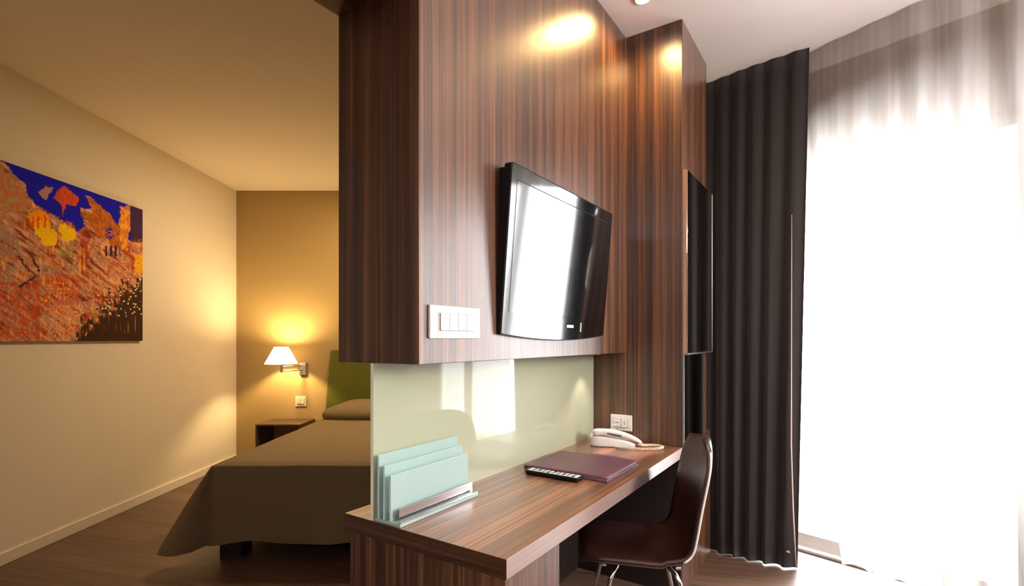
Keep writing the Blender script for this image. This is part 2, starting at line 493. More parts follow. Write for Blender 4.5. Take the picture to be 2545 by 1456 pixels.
# wedge housing and wall plate behind, following the wall (undo the tilt locally)
Rm = Matrix.Rotation(-tilt, 4, 'X')
hb = bmesh.new()
ys = [.0165]*2
pts = [(0.0, .016), (.0, .016)]
prof = [(.016, .01), (.016, TVH-.02)]
wall_y = .0165
def tl(x, y, z): return Rm @ Vector((x, y, z))
vv = []
for x in (.012, TVW-.012):
    A = Vector((x, .026, .004)); B = Vector((x, .026, TVH-.006))
    Ctop = tl(x, wall_y-.001, TVH-.004); D = tl(x, wall_y-.0008, .035)
    vv.append([hb.verts.new(q) for q in (A, B, Ctop, D)])
L0, L1 = vv
hb.faces.new(L0); hb.faces.new(L1[::-1])
for i in range(4):
    j = (i+1) % 4; hb.faces.new((L0[i], L1[i], L1[j], L0[j]))
link('back_housing', hb, BLACK_M, tv)

# ------------------------------------------------------------------ wall plates
def plate(name, label, cat, w, h, loc, rot, n_rock, rock_w, mat=WHITE, kind='rocker', group=None):
    r = tag(empty(name, loc, rot), label, cat, group)
    link('cover_plate', newbox(-w/2, w/2, -.010, -.0006, -h/2, h/2, bev=.003), mat, r)
    link('frame_insert', newbox(-w*.36, w*.36, -.0125, -.0095, -h*.30, h*.30, bev=.001), mat, r)
    link('insert_gap', newbox(-w*.345, w*.345, -.0129, -.0124, -h*.27, h*.27), DARKSLOT, r)
    if kind == 'rocker':
        tw = w*.68/n_rock
        for k in range(n_rock):
            x = -w*.34+tw*(k+.5)
            ww = tw*.5-.0010
            o = link('rocker', newbox(x-ww, x+ww, -.0165, -.0128, -h*.26, h*.26, bev=.001), mat, r)
    else:
        tw = w*.68/2
        for k in range(2):
            x = -w*.34+tw*(k+.5)
            s = link('socket', newbox(x-tw*.47, x+tw*.47, -.0155, -.0128, -h*.26, h*.26, bev=.001), mat, r)
            for q in (-1, 0, 1):
                b2 = bmesh.new(); lathe(b2, [(.0026, 0), (.0026, .0014)], 12)
                bmesh.ops.rotate(b2, verts=b2.verts, cent=(0, 0, 0), matrix=Matrix.Rotation(pi/2, 3, 'X'))
                bmesh.ops.translate(b2, verts=b2.verts, vec=(x+(q*.007 if k == 0 else 0), -.0152, (q*.007 if k else 0)))
                link('pin_hole', b2, DARKSLOT, s)
    return r
def on_v(px, py, v):
    k = (px-1272.5)/1270
    # OX+u c - v s = k (OY + u s + v c)
    c, s = cos(ANG), sin(ANG)
    u = (k*(OY+v*c)-OX+v*s)/(c-k*s)
    Y = OY+u*s+v*c
    return u, H-(py-843)*Y/1270
def on_u(px, py, u):
    k = (px-1272.5)/1270
    c, s = cos(ANG), sin(ANG)
    v = (OX+u*c-k*(OY+u*s))/(s+k*c)
    Y = OY+u*s+v*c
    return v, H-(py-843)*Y/1270
u0, z1 = on_v(1063, 762, .298); u1, z0 = on_v(1188, 838, .298)
plate('light_switch', 'white wall switch plate with small rockers on the wooden divider left of the television', 'light switch',
      u1-u0, .098, uv((u0+u1)/2, .298, (z0+z1)/2+.001), ROT, 4, 0)
v0, z1 = on_u(1519, 1028, UP); v1, z0 = on_u(1572, 1072, UP)
plate('power_socket', 'white double socket plate on the wooden pillar just above the telephone', 'wall socket',
      v0-v1, z1-z0, uv(UP, (v0+v1)/2, (z0+z1)/2), (0, 0, ANG-pi/2), 2, 0, kind='socket')
plate('light_switch', 'small cream switch plate on the tan wall below the bedside wall lamp', 'light switch',
      .115, .108, (-2.25, YB, .640), (0, 0, 0), 2, 0, mat=IVORY)

# ------------------------------------------------------------------ stationery rack
rk = tag(empty('letter_rack', uv(0, 0, DZ+.0005), ROT), 'clear aqua glass stationery rack of three upright panes on the near end of the desk', 'letter rack')
link('base_plate', newbox(.004, .375, .376, .483, 0, .010, bev=.001), RACKGLASS, rk)
for vv_, hh, uu in ((.472, .200, .385), (.447, .170, .385), (.421, .145, .383)):
    q = newbox(.006, uu-.012, vv_-.0035, vv_+.0035, .0105, hh)
    bmesh.ops.recalc_face_normals(q, faces=q.faces)
    for f in q.faces: f.material_index = 0 if abs(f.normal.y) > .5 else 1
    link('pane', q, [RACKGLASS, RACKEDGE], rk)
link('front_strip', newbox(.02, .372, .398, .402, .0105, .046, bev=.0006), MIRROR, rk)
link('edge_bar', newbox(.006, .376, .3765, .383, .0102, .0145, bev=.0008), CHROME, rk)

# ------------------------------------------------------------------ folder + remote
fo = tag(empty('leather_folder', uv(.775, .06, DZ+.0005), (0, 0, ANG)), 'plum leatherette room folder lying flat on the desk', 'folder')
rows = []
link('back_cover', newbox(0, .335, 0, .375, 0, .005, bev=.0015), PLUM, fo)
link('pages', newbox(.006, .325, .005, .368, .0052, .0125), plain('page_edge', lin(150, 140, 138), .8), fo)
cvb = bmesh.new()
nn = 14
top, bot = [], []
for i in range(nn+1):
    a = i/nn
    ra, rb = [], []
    for j in range(nn+1):
        c_ = j/nn
        z = .0135 + .010*max(0, a-.45)*sin(pi*c_)**2*1.2 + .003*sin(2*pi*c_)*a
        ra.append((a*.337-.001, c_*.377-.001, z+.005)); rb.append((a*.337-.001, c_*.377-.001, z))
    top.append(ra); bot.append(rb)
T_ = grid_mesh(cvb, top); B_ = grid_mesh(cvb, bot)
for i in range(nn):
    cvb.faces.new((T_[i][0], T_[i+1][0], B_[i+1][0], B_[i][0])); cvb.faces.new((T_[i][nn], B_[i][nn], B_[i+1][nn], T_[i+1][nn]))
    cvb.faces.new((T_[0][i], B_[0][i], B_[0][i+1], T_[0][i+1])); cvb.faces.new((T_[nn][i], T_[nn][i+1], B_[nn][i+1], B_[nn][i]))
link('front_cover', cvb, PLUM, fo, smooth=True)
link('spine', newbox(0, .335, .372, .379, 0, .0185, bev=.003), PLUM, fo)

rm = tag(empty('remote_control', uv(.708, .155, DZ+.0005), (0, 0, ANG)), 'slim black remote control lying on the desk against the plum folder', 'remote control')
link('body', newbox(0, .052, 0, .235, 0, .018, bev=.006, seg=3), BLACK_M, rm)
link('face', newbox(.005, .047, .006, .229, .0178, .0188, bev=.0004), BADGE, rm)
for i in range(9):
    for j in range(3):
        link('button', newbox(.009+j*.012, .017+j*.012, .02+i*.022, .031+i*.022, .0189, .0208, bev=.0008), GREY_P if (i*2+j) % 5 else BLACK_M, rm)

# ------------------------------------------------------------------ telephone
ph_dir = math.atan2(-.02, 1.0)
tel = tag(empty('telephone', (.535, 2.655, DZ+.0005), (0, 0, radians(-10))), 'white desk telephone with coiled cord at the far end of the desk', 'telephone')
# wedge base: x along length (left -> right), y depth
def loft(bm, secs):
    rings = [[bm.verts.new(p) for p in s] for s in secs]
    n = len(rings[0])
    for a, b_ in zip(rings, rings[1:]):
        for k in range(n): bm.faces.new((a[k], a[(k+1) % n], b_[(k+1) % n], b_[k]))
    bm.faces.new(rings[0][::-1]); bm.faces.new(rings[-1])
    return bm
def rrect(x, y0, y1, z0, z1, r=.01, n=4):
    pts = []
    for cy, cz, a0 in ((y1-r, z0+r, -pi/2), (y1-r, z1-r, 0), (y0+r, z1-r, pi/2), (y0+r, z0+r, pi)):
        for k in range(n+1):
            a = a0+k*pi/2/n; pts.append((x, cy+r*cos(a), cz+r*sin(a)))
    return pts
secs = []
for s in range(17):
    a = s/16; x = -.125+.225*a
    zt = .058-.030*a**1.2
    ins = .016*(abs(2*a-1)**6)
    secs.append(rrect(x, -.065+ins, .085-ins, 0.0, zt-ins*.5, .009))
link('base', loft(bmesh.new(), secs), WHITE, tel, smooth=True)
secs = []
for s in range(33):
    a = s/32; x = -.118+.253*a
    zc = .070-.044*a+.022*sin(pi*a)
    thick = .032-.010*a
    w = .029-.004*sin(pi*a)
    e = min(1, min(a/.10, (1-a)/.22))
    e = .12+.88*(1-(1-e)**2)**.5
    h = thick*e
    secs.append(rrect(x, -.040-w*e, -.040+w*e, zc-h/2, zc+h/2, min(.010, h*.46, w*e*.46)))
link('handset', loft(bmesh.new(), secs), WHITE, tel, smooth=True)
kb = bmesh.new()
keypad = link('keypad', newbox(-.07, .06, .005, .06, .046, .050, bev=.001), GREY_P, tel, rot=(0, radians(6), 0))
link('handset_recess', newbox(-.036, .036, -.0680, -.0600, -.0035, .0035, bev=.001), DARKSLOT, tel, rot=(0, radians(10), 0), loc=(-.005, .0, .066))
# coiled cord
def coil(bm, path, r_coil, turns, r_wire):
    P = [Vector(p) for p in path]
    def at(t):
        x = t*(len(P)-1); i = min(int(x), len(P)-2); f = x-i
        p0, p1, p2, p3 = P[max(i-1, 0)], P[i], P[i+1], P[min(i+2, len(P)-1)]
        return .5*((2*p1)+(p2-p0)*f+(2*p0-5*p1+4*p2-p3)*f*f+(3*p1-p0-3*p2+p3)*f**3)
    n = turns*8; pts = []
    for k in range(n+1):
        t = k/n; c_ = at(t); d_ = (at(min(1, t+.004))-at(max(0, t-.004))).normalized()
        a = d_.cross(Vector((0, 0, 1))).normalized(); b_ = a.cross(d_)
        pts.append(c_+a*r_coil*cos(k*pi/4)+b_*r_coil*sin(k*pi/4))
    return tube(bm, pts, r_wire, 5)
R0 = .0085
pw = [(-.0, -.082, R0), (.04, -.10, R0), (.09, -.112, R0), (.15, -.112, R0), (.205, -.09, R0), (.232, -.055, R0), (.215, -.02, R0), (.175, -.012, R0), (.14, -.022, R0), (.112, -.036, .02)]
link('coiled_cord', coil(bmesh.new(), pw, .006, 75, .0021), IVORY, tel, smooth=True)
link('line_cord', tube(bmesh.new(), [(-.03, .085, .02), (-.028, .11, .05), (-.01, .125, .085), (.02, .12, .09)], .002, 6), WHITE, tel, smooth=True)

# ------------------------------------------------------------------ chair
CH_ROT = ANG + radians(27)            # local +y = facing (towards the desk)
cpos = uv(.965, .015, 0)
ch = tag(empty('desk_chair', cpos, (0, 0, CH_ROT)), 'brown leather shell chair with pale edges and chrome legs pushed under the desk', 'chair')
prof = [(.215, .437), (.20, .447), (.15, .452), (.08, .449), (0, .444), (-.07, .441), (-.13, .446), (-.175, .466), (-.205, .505),
        (-.219, .56), (-.231, .63), (-.244, .70), (-.258, .77), (-.271, .83), (-.278, .868), (-.281, .893), (-.282, .906)]
def catmull(P, k):
    out = []
    for i in range(len(P)-1):
        p0, p1, p2, p3 = P[max(i-1, 0)], P[i], P[i+1], P[min(i+2, len(P)-1)]
        for q in range(k):
            f = q/k
            out.append(tuple(.5*(2*b_+(c_-a_)*f+(2*a_-5*b_+4*c_-d_)*f*f+(3*b_-a_-3*c_+d_)*f**3) for a_, b_, c_, d_ in zip(p0, p1, p2, p3)))
    return out+[P[-1]]
prof = catmull(prof, 4)
cum = [0]
for p0, p1 in zip(prof, prof[1:]): cum.append(cum[-1]+hypot(p1[0]-p0[0], p1[1]-p0[1]))
TOT = cum[-1]
def shell_grid(off):
    rows = []
    for i, (y, z) in enumerate(prof):
        s = cum[i]/TOT
        y0, z0 = prof[max(i-1, 0)]; y1, z1 = prof[min(i+1, len(prof)-1)]
        ty, tz = y1-y0, z1-z0; l = hypot(ty, tz); ny, nz = (tz/l, -ty/l)
        # inner normal (towards sitter / up)
        if nz < 0 and i < 24: ny, nz = -ny, -nz
        if ny < 0 and i >= 24: ny, nz = -ny, -nz
        hw = .205
        if s < .10: hw = .205*(.80+.20*math.sin(min(1, s/.10)*pi/2))
        if .3 < s < .6: hw = .205-.004*sin((s-.3)/.3*pi)
        if s > .82: hw = .205*(.30+.70*max(0, 1-((s-.82)/.18)**2.4)**.5)
        curve = .020 if s < .35 else .030
        row = []
        for k in range(17):
            a = -1+2*k/16
            lift = curve*a*a
            row.append((a*hw, y+ny*(lift+off), z+nz*(lift+off)))
        rows.append(row)
    return rows
def closed_shell(o0, o1):
    bm = bmesh.new()
    A = grid_mesh(bm, shell_grid(o0)); B = grid_mesh(bm, shell_grid(o1))
    n, m_ = len(A), len(A[0])
    for i in range(n-1):
        bm.faces.new((A[i][0], A[i+1][0], B[i+1][0], B[i][0])); bm.faces.new((A[i][-1], B[i][-1], B[i+1][-1], A[i+1][-1]))
    for k in range(m_-1):
        bm.faces.new((A[0][k], B[0][k], B[0][k+1], A[0][k+1])); bm.faces.new((A[-1][k], A[-1][k+1], B[-1][k+1], B[-1][k]))
    return bm
link('leather_shell', closed_shell(.0, .014), LEATHER, ch, smooth=True)
g = shell_grid(-.001)
for side in (0, -1):
    link('pale_back_edge', tube(bmesh.new(), [Vector(r_[side]) for r_ in g[26:58]], [.002]+[.0045]*30+[.002], 8), CREAM_EDGE, ch, smooth=True)  # pale tube down each side edge of the backrest
link('under_shell', closed_shell(-.006, -.0005), plain('shell_underside', lin(58, 36, 28), .5), ch, smooth=True)
for sx, sy in ((-1, 1), (1, 1), (-1, -1), (1, -1)):
    t0_ = (sx*.13, sy*.10-.01, .424)
    pts = [(sx*.07, sy*.095-.01, .426), (sx*.125, sy*.10-.01, .424), (sx*.15, sy*.115-.01, .415), (sx*.163, sy*.128-.01, .39), (sx*.20, sy*.205-.01, .008)]
    lg = link('leg', tube(bmesh.new(), pts, .0085, 12), CHROME, ch, smooth=True)
    gl = bmesh.new(); lathe(gl, [(.012, 0), (.012, .012), (.009, .02)], 14, (sx*.2, sy*.206-.01, 0))
    link('foot_cap', gl, BLACK_M, lg)
    link('seat_clip', newbox(sx*.125-.009, sx*.125+.009, sy*.14-.010, sy*.14+.010, .424, .436, bev=.003), STEEL, ch)

# ------------------------------------------------------------------ curtains
def polyline(pts, n):
    P = [Vector(p) for p in pts]; L_ = [0]
    for a, b_ in zip(P, P[1:]): L_.append(L_[-1]+(b_-a).length)
    out = []
    for k in range(n+1):
        d_ = L_[-1]*k/n; i = 0
        while i < len(P)-2 and L_[i+1] < d_: i += 1
        f = (d_-L_[i])/(L_[i+1]-L_[i]); q = P[i].lerp(P[i+1], f)
        out.append(q)
    return out
def curtain_rows(top, bot, z_top, z_bot, folds, amp_t, amp_b, n, rows_n, seed, hem_wave=0.0, sharp=1.0):
    rnd = random.Random(seed)
    ph = [rnd.uniform(-.9, .9) for _ in range(folds+2)]
    am = [rnd.uniform(.65, 1.2) for _ in range(folds+2)]
    T_, B_ = polyline(top, n), polyline(bot, n)
    rows = []
    for j in range(rows_n+1):
        s = j/rows_n
        row = []
        for i in range(n+1):
            a = i/n
            p_ = T_[i].lerp(B_[i], s)
            fi = a*folds; k0 = int(fi); fr = fi-k0
            phs = ph[k0]*(1-fr)+ph[k0+1]*fr; amm = am[k0]*(1-fr)+am[k0+1]*fr
            amp = (amp_t*(1-s)+amp_b*s)*amm
            w = sin(2*pi*fi+phs+.35*s*sin(3*fi))
            w2 = .12*sin(4*pi*fi+phs*2+1.1)
            off = amp*(w+w2)
            side = amp*.35*cos(2*pi*fi+phs)
            q = p_+Nv*(-off)+Wv*side
            z = z_top+(z_bot-z_top)*s
            if s == 1: z += hem_wave*sin(2*pi*fi*.6)
            row.append((q.x, q.y, z))
        rows.append(row)
    return rows
dc = bmesh.new()
top = [(1.225, 3.275), (1.42, 3.06), (1.655, 2.848)]
bot = [(1.20, 3.18), (1.28, 3.085), (1.42, 2.985), (1.60, 2.885)]
grid_mesh(dc, curtain_rows(top, bot, ZC-.003, .006, 6, .006, .019, 220, 24, 3))
dark = link('blackout_curtain', dc, DRAPE, smooth=True)
md = dark.modifiers.new('thick', 'SOLIDIFY'); md.thickness = .003
tag(dark, 'dark brown pleated floor-length curtain hanging beside the wooden divider', 'curtain')
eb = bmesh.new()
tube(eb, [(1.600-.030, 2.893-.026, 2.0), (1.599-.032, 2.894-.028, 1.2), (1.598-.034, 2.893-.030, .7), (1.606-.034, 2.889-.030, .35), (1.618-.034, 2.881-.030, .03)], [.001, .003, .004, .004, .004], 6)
link('rim_light_strip', eb, plain('rim_light_pink', lin(214, 186, 174), .6), dark, smooth=True)  # rim light on the last fold, modelled as a pale strip
hm = bmesh.new()
box(hm, -.009, .009, -.002, .0, 0, .010)
cl = link('hem_weight', hm, WHITE, dark)
cl.location = (1.555, 2.875, .10); cl.rotation_euler = (0, 0, WROT[2])

sh = bmesh.new()
top = [wl(-.72, .16), wl(-.45, .06), wl(0, .0), wl(2.7, .0)]
bot = [wl(-.36, .06), wl(-.2, .04), wl(0, .02), wl(2.7, .02)]
grid_mesh(sh, curtain_rows(top, bot, ZC-.003, .085, 21, .006, .030, 360, 20, 11, hem_wave=.018))
sheer = link('sheer_curtain', sh, SHEER, smooth=True)
tag(sheer, 'white translucent ceiling-height sheer curtain glowing in front of the bright window', 'curtain')

# ------------------------------------------------------------------ painting
pt = tag(empty('picture', (XL, 0, 1.288), (0, 0, 0)), 'unframed abstract painting in blue, orange, yellow and rust on the cream wall', 'painting')
PY0, PY1, PH = 2.62, 4.037, 1.035
def zx(Y): return (1272.5-2.92*1270/Y)*2.647
def inpoly(x, y, P):
    r = False; j = len(P)-1
    for i in range(len(P)):
        if (P[i][1] > y) != (P[j][1] > y) and x < (P[j][0]-P[i][0])*(y-P[i][1])/(P[j][1]-P[i][1])+P[i][0]: r = not r
        j = i
    return r
def nz(x, y, s, seed=0.0, oct=3):
    return noise.fractal(Vector((x*s, y*s, seed)), 1.0, 2.0, oct)
BLUE = [(-400, -100), (0, 130), (40, 165), (110, 250), (165, 290), (180, 360), (235, 430), (320, 470), (390, 520), (470, 540), (505, 600),
        (560, 560), (535, 500), (520, 440), (600, 450), (560, 350), (620, 395), (720, 480), (778, 560), (795, 430), (860, 420), (860, 560), (845, 600), (850, 650), (937, 640), (1000, 300), (937, 440), (400, 150), (0, -50)]
BROWN = [(555, 365), (625, 400), (735, 500), (778, 565), (790, 725), (740, 700), (700, 640), (650, 640), (600, 560), (530, 470), (600, 475), (620, 450)]
RED1 = [(380, 330), (420, 300), (520, 375), (500, 430), (430, 420), (420, 500), (400, 420), (345, 380)]
YEL1 = [(180, 490), (250, 455), (320, 490), (330, 570), (360, 590), (385, 660), (350, 690), (285, 692), (262, 650), (225, 600)]
YEL2 = [(385, 555), (430, 540), (450, 575), (490, 580), (498, 650), (440, 668), (395, 625)]
FIG = [(800, 470), (820, 430), (845, 470), (852, 560), (835, 640), (840, 720), (795, 720), (785, 600), (782, 540)]
GREYP = [(250, 340), (300, 300), (355, 320), (320, 350), (300, 395), (265, 370)]
def paint(Y, t):
    x = zx(Y); topy = 135+.336*x; y = 1318-t*(1318-topy)
    jx = 10*nz(x, y, .03, 5)+6*nz(x, y, .1, 8); jy = 10*nz(x, y, .03, 15)+6*nz(x, y, .1, 18)
    X, Yp = x+jx, y+jy
    n1 = nz(x, y, .010, 1); n2 = nz(x*1.6, y*.8, .03, 2); n3 = nz(x, y, .09, 3, 2); nd = nz(x*2.2, y*.35, .03, 4)
    def mix(a, b_, f): f = max(0, min(1, f)); return tuple(p_*(1-f)+q*f for p_, q in zip(a, b_))
    c = mix((164, 96, 66), (184, 136, 108), .5+n2*1.1)
    c = mix(c, (152, 58, 34), (n1+.02)*1.6)
    c = mix(c, (148, 112, 104), (-n1+.08)*2.4*(1.2-x/700))
    c = mix(c, (110, 78, 40), (n3-.12)*2.2)
    c = mix(c, (210, 150, 70), (nd-.25)*2.5)
    if x < 170 and y < 700: c = mix(c, (160, 122, 96), .45)
    # broad brush patches and diagonal strokes
    st = noise.fractal(Vector(((x*.8+y*.6)*.009, (x*.6-y*.8)*.045, 21)), 1.0, 2.0, 3)
    c = mix(c, (204, 150, 112), (st-.12)*1.5)
    c = mix(c, (104, 44, 34), (-st-.22)*2.6)
    if 300 < x < 520 and 880 < y < 1150: c = mix(c, (176, 58, 26), .55*(.6+n2))
    if x < 260 and y > 930: c = mix(c, (168, 62, 36), .35+n2)
    if 320 < x < 540 and y > 1080: c = mix(c, (206, 150, 106), .4+n3)
    if x < 120 and 600 < y < 760: c = mix(c, (128, 112, 104), .5+n2)
    if 380 < x < 480 and 680 < y < 780: c = mix(c, (130, 120, 40), .35+n3)
    vd = noise.voronoi(Vector((x*.055+.4*n2, y*.055, 3)))[0][0]
    if 270 < x < 460 and 930 < y < 1130 and vd < .30: c = mix(c, (226, 176, 50), .75)
    elif y > 860 and x < 230 and vd < .20: c = mix(c, (214, 160, 120), .7)
    elif 480 < x < 620 and 700 < y < 1000 and vd < .2: c = mix(c, (72, 44, 38), .7)
    elif 330 < x < 520 and y > 1130 and vd < .2: c = mix(c, (80, 50, 40), .7)
    # dark lower right with pale drips
    dk = (x-600)/150+(y-1090)/130+n2*1.5
    if x > 500 and y > 900 and dk > .3:
        c = mix(c, (54, 33, 24), min(1, (dk-.3)*1.6))
        dr = noise.noise(Vector((x*.085, y*.004, 2)))
        if dr > .26 and y < 1270+90*n1: c = mix(c, (156, 124, 74), min(.8, (dr-.26)*5))
        vv2 = noise.voronoi(Vector((x*.05, y*.05, 6)))[0][0]
        if y < 1150+30*n2 and vv2 < .30: c = mix(c, (220, 202, 166), .85)
    if inpoly(X, Yp, BLUE) : c = mix((16, 14, 190), (26, 20, 140), .5+n2)
    if x > 855 and y < 660+30*n3: c = mix((66, 40, 52), (50, 30, 80), .5+n2)
    if x < 170+40*n3 and y < 470 and not (y < topy+45+x*.75): c = mix((150, 128, 84), (170, 92, 66), .5+n2*1.5)
    if inpoly(X, Yp, GREYP): c = (146, 112, 118)
    if inpoly(X, Yp, RED1): c = mix((190, 70, 38), (160, 60, 50), .5+n2)
    if inpoly(X, Yp, BROWN): c = mix((172, 96, 30), (140, 74, 30), .5+n2*1.4)
    if 690 < X < 745 and 570 < Yp < 650 and n3 > .0: c = (26, 20, 150)
    if 690 < x < 790 and 690 < y < 760 and (int(x/16) % 2): c = (56, 32, 70)
    if inpoly(X, Yp, FIG): c = mix((206, 140, 44), (176, 100, 44), .5+n2*1.5)
    if inpoly(X, Yp, YEL1): c = mix((255, 172, 10), (246, 116, 18), (620-y)/160+n3)
    if inpoly(X, Yp, YEL2): c = mix((255, 180, 12), (240, 136, 26), .25+n3)
    if 205 < X < 300 and 500 < Yp < 580 and abs((X*1.0) % 40-12) < 7: c = (196, 64, 20)
    if 890 < X and 750 < Yp < 870: c = mix((214, 160, 20), (180, 120, 30), .5+n3)
    for (ax, ay, bx, by) in ((205, 770, 260, 860), (240, 890, 120, 970), (120, 760, 190, 860)):
        L2 = (bx-ax)**2+(by-ay)**2; f = ((X-ax)*(bx-ax)+(Yp-ay)*(by-ay))/L2
        if 0 < f < 1 and abs((X-ax)*(by-ay)-(Yp-ay)*(bx-ax))/L2**.5 < 7: c = (66, 34, 58)
    return c
NY, NZ = 330, 250
me = bpy.data.meshes.new('canvas_face')
vs, cols, fs = [], [], []
for i in range(NY+1):
    Y = PY0+(PY1-PY0)*i/NY
    for j in range(NZ+1):
        t = j/NZ
        vs.append((.022, Y, t*PH)); cols.append(lin(*[max(0, min(255, c*1.22)) for c in paint(Y, t)]))
for i in range(NY):
    for j in range(NZ):
        a = i*(NZ+1)+j; fs.append((a, a+NZ+1, a+NZ+2, a+1))
me.from_pydata(vs, [], fs)
ca = me.color_attributes.new('paint', 'FLOAT_COLOR', 'POINT')
ca.data.foreach_set('color', [x for c in cols for x in c])
pm, nt, bs = material('oil_paint')
at_ = nt.nodes.new('ShaderNodeVertexColor'); at_.layer_name = 'paint'
nt.links.new(at_.outputs['Color'], bs.inputs['Base Color']); bs.inputs['Roughness'].default_value = .85; bs.inputs['Specular IOR Level'].default_value = .15
nn_ = nt.nodes.new('ShaderNodeTexNoise'); nn_.inputs['Scale'].default_value = 60
bp_ = nt.nodes.new('ShaderNodeBump'); bp_.inputs['Strength'].default_value = .3; bp_.inputs['Distance'].default_value = .004
nt.links.new(nn_.outputs['Fac'], bp_.inputs['Height']); nt.links.new(bp_.outputs['Normal'], bs.inputs['Normal'])
me.materials.append(pm)
o = bpy.data.objects.new('painted_face', me); COL.objects.link(o); o.parent = pt
link('stretcher', newbox(.001, .0215, PY0, PY1, 0, PH, bev=.001), plain('canvas_edge', lin(92, 58, 46), .8), pt)

# ------------------------------------------------------------------ bed
BX0, BX1, BY0, BY1, BZ = -1.765, -.42, 3.0, 5.33, .572
bed = tag(empty('bed', (0, 0, 0)), 'double bed with taupe bedspread and green headboard seen past the wooden divider', 'bed')
def smooth(a): a = max(0, min(1, a)); return a*a*(3-2*a)
def top_z(x, y):
    ed = min(x-BX0, BX1-x, y-BY0)
    z = BZ-.016*(1-smooth(ed/.06))
    py = smooth((y-4.50)/.10)*(1-smooth((y-5.22)/.10))
    pyb = sin(pi*max(0, min(1, (y-4.46)/.80)))**.24 if 4.46 < y < 5.26 else 0
    px_ = smooth((x-BX0-.03)/.26)*smooth((BX1-.03-x)/.26)
    mid = 1-.35*math.exp(-((x-(BX0+BX1)/2)/.06)**2)
    z += .004*noise.fractal(Vector((x*3, y*3, 0)), 1, 2, 3)
    return z
bm = bmesh.new()
nx, ny = 44, 130
G = [[bm.verts.new((BX0+(BX1-BX0)*i/nx, BY0+(BY1-BY0)*j/ny, top_z(BX0+(BX1-BX0)*i/nx, BY0+(BY1-BY0)*j/ny))) for i in range(nx+1)] for j in range(ny+1)]
for j in range(ny):
    for i in range(nx): bm.faces.new((G[j][i], G[j][i+1], G[j+1][i+1], G[j+1][i]))
per = []   # (vert, normal)
for j in range(ny, 0, -1): per.append((G[j][0], -pi, 'l', j/ny))
for k in range(9): per.append((G[0][0], -pi+k*pi/16, 'c', k/8))
for i in range(1, nx): per.append((G[0][i], -pi/2, 'f', i/nx))
for k in range(9): per.append((G[0][nx], -pi/2+k*pi/16, 'c', k/8))
for j in range(1, ny+1): per.append((G[j][nx], 0, 'r', j/ny))
SK, LV = .435, 12
prev = [p_[0] for p_ in per]
for l in range(1, LV+1):
    s = l/LV
    cur = []
    for q, (v_, a, kind, f) in enumerate(per):
        base = v_.co
        fl = .03
        if kind == 'c': fl = .03+.19*(sin(pi*f)**.8)+.05*(1-f)
        elif kind == 'l': fl = .03+.05*max(0, 1-f*6)
        rip = .010*sin(q*.55)+.008*sin(q*.23+1)
        d_ = (fl*s+.018*(1-(1-s)**3)+rip*s*s) if kind != 'c' else fl*s+.018*(1-(1-s)**3)
        z = base.z-SK*s+ (.012*sin(q*.31) if l == LV else 0)
        cur.append(bm.verts.new((base.x+cos(a)*d_, base.y+sin(a)*d_, z)))
    for q in range(len(per)-1):
        vs4 = [prev[q], prev[q+1], cur[q+1], cur[q]]
        u_ = []
        for w_ in vs4:
            if w_ not in u_: u_.append(w_)
        if len(u_) >= 3: bm.faces.new(u_)
    prev = cur
link('bedspread', bm, SPREAD, bed, smooth=True)
def pillow(cx, cy, cz, rx, ry, rz):
    pb = bmesh.new(); nu, nv = 48, 24
    sp = lambda v_, e: math.copysign(abs(v_)**e, v_)
    rings = []
    for j in range(1, nv):
        b_ = -pi/2+pi*j/nv
        rings.append([pb.verts.new((cx+rx*sp(cos(b_), .8)*sp(cos(2*pi*i/nu), .55), cy+ry*sp(cos(b_), .8)*sp(sin(2*pi*i/nu), .55),
                                    cz+rz*sp(sin(b_), .9)*(1-.25*abs(cos(2*pi*i/nu))**6))) for i in range(nu)])
    for a_, c_ in zip(rings, rings[1:]):
        for i in range(nu): pb.faces.new((a_[i], a_[(i+1) % nu], c_[(i+1) % nu], c_[i]))
    pb.faces.new(rings[0][::-1]); pb.faces.new(rings[-1])
    return pb
for cx in (BX0+.338, BX1-.332):
    link('pillow_cover', pillow(cx, 4.92, BZ+.032, .340, .34, .112), SPREAD, bed, smooth=True)
hb_ = newbox(BX0-.19, BX1+.12, 5.345, 5.445, .12, 1.19, bev=.02, seg=4)
for v_ in hb_.verts:
    if v_.co.x < BX0: v_.co.x += .05*(v_.co.z-.6)/.6
link('headboard', hb_, HEADB, bed, smooth=True)
link('bed_base', newbox(BX0+.03, BX1-.03, 3.06, 5.33, .13, .34, bev=.01), BEDWOOD, bed)
link('mattress', newbox(BX0+.02, BX1-.02, 3.02, 5.33, .345, .545, bev=.02), plain('mattress_cloth', lin(190, 182, 170), .9), bed)
for lx, ly in ((BX0+.03, 3.03), (BX1-.16, 3.03), (BX0+.03, 5.15), (BX1-.16, 5.15)):
    link('leg', newbox(lx, lx+.13, ly, ly+.13, 0, .13, bev=.004), BEDWOOD, bed)

# ------------------------------------------------------------------ nightstand
ns = tag(empty('nightstand', (-2.325, 5.26, 0)), 'dark open cube nightstand against the tan wall beside the bed', 'nightstand')
NW, ND, NH = .45, .37, .455
link('top_panel', newbox(-NW/2, NW/2, -ND/2, ND/2, NH-.016, NH, bev=.001), STAND, ns)
link('side_panel', newbox(-NW/2, -NW/2+.014, -ND/2, ND/2, 0, NH-.0165, bev=.001), STAND, ns)
link('side_panel', newbox(NW/2-.014, NW/2, -ND/2, ND/2, 0, NH-.0165, bev=.001), STAND, ns)
link('bottom_panel', newbox(-NW/2+.0145, NW/2-.0145, -ND/2, ND/2, .02, .036, bev=.001), STAND, ns)

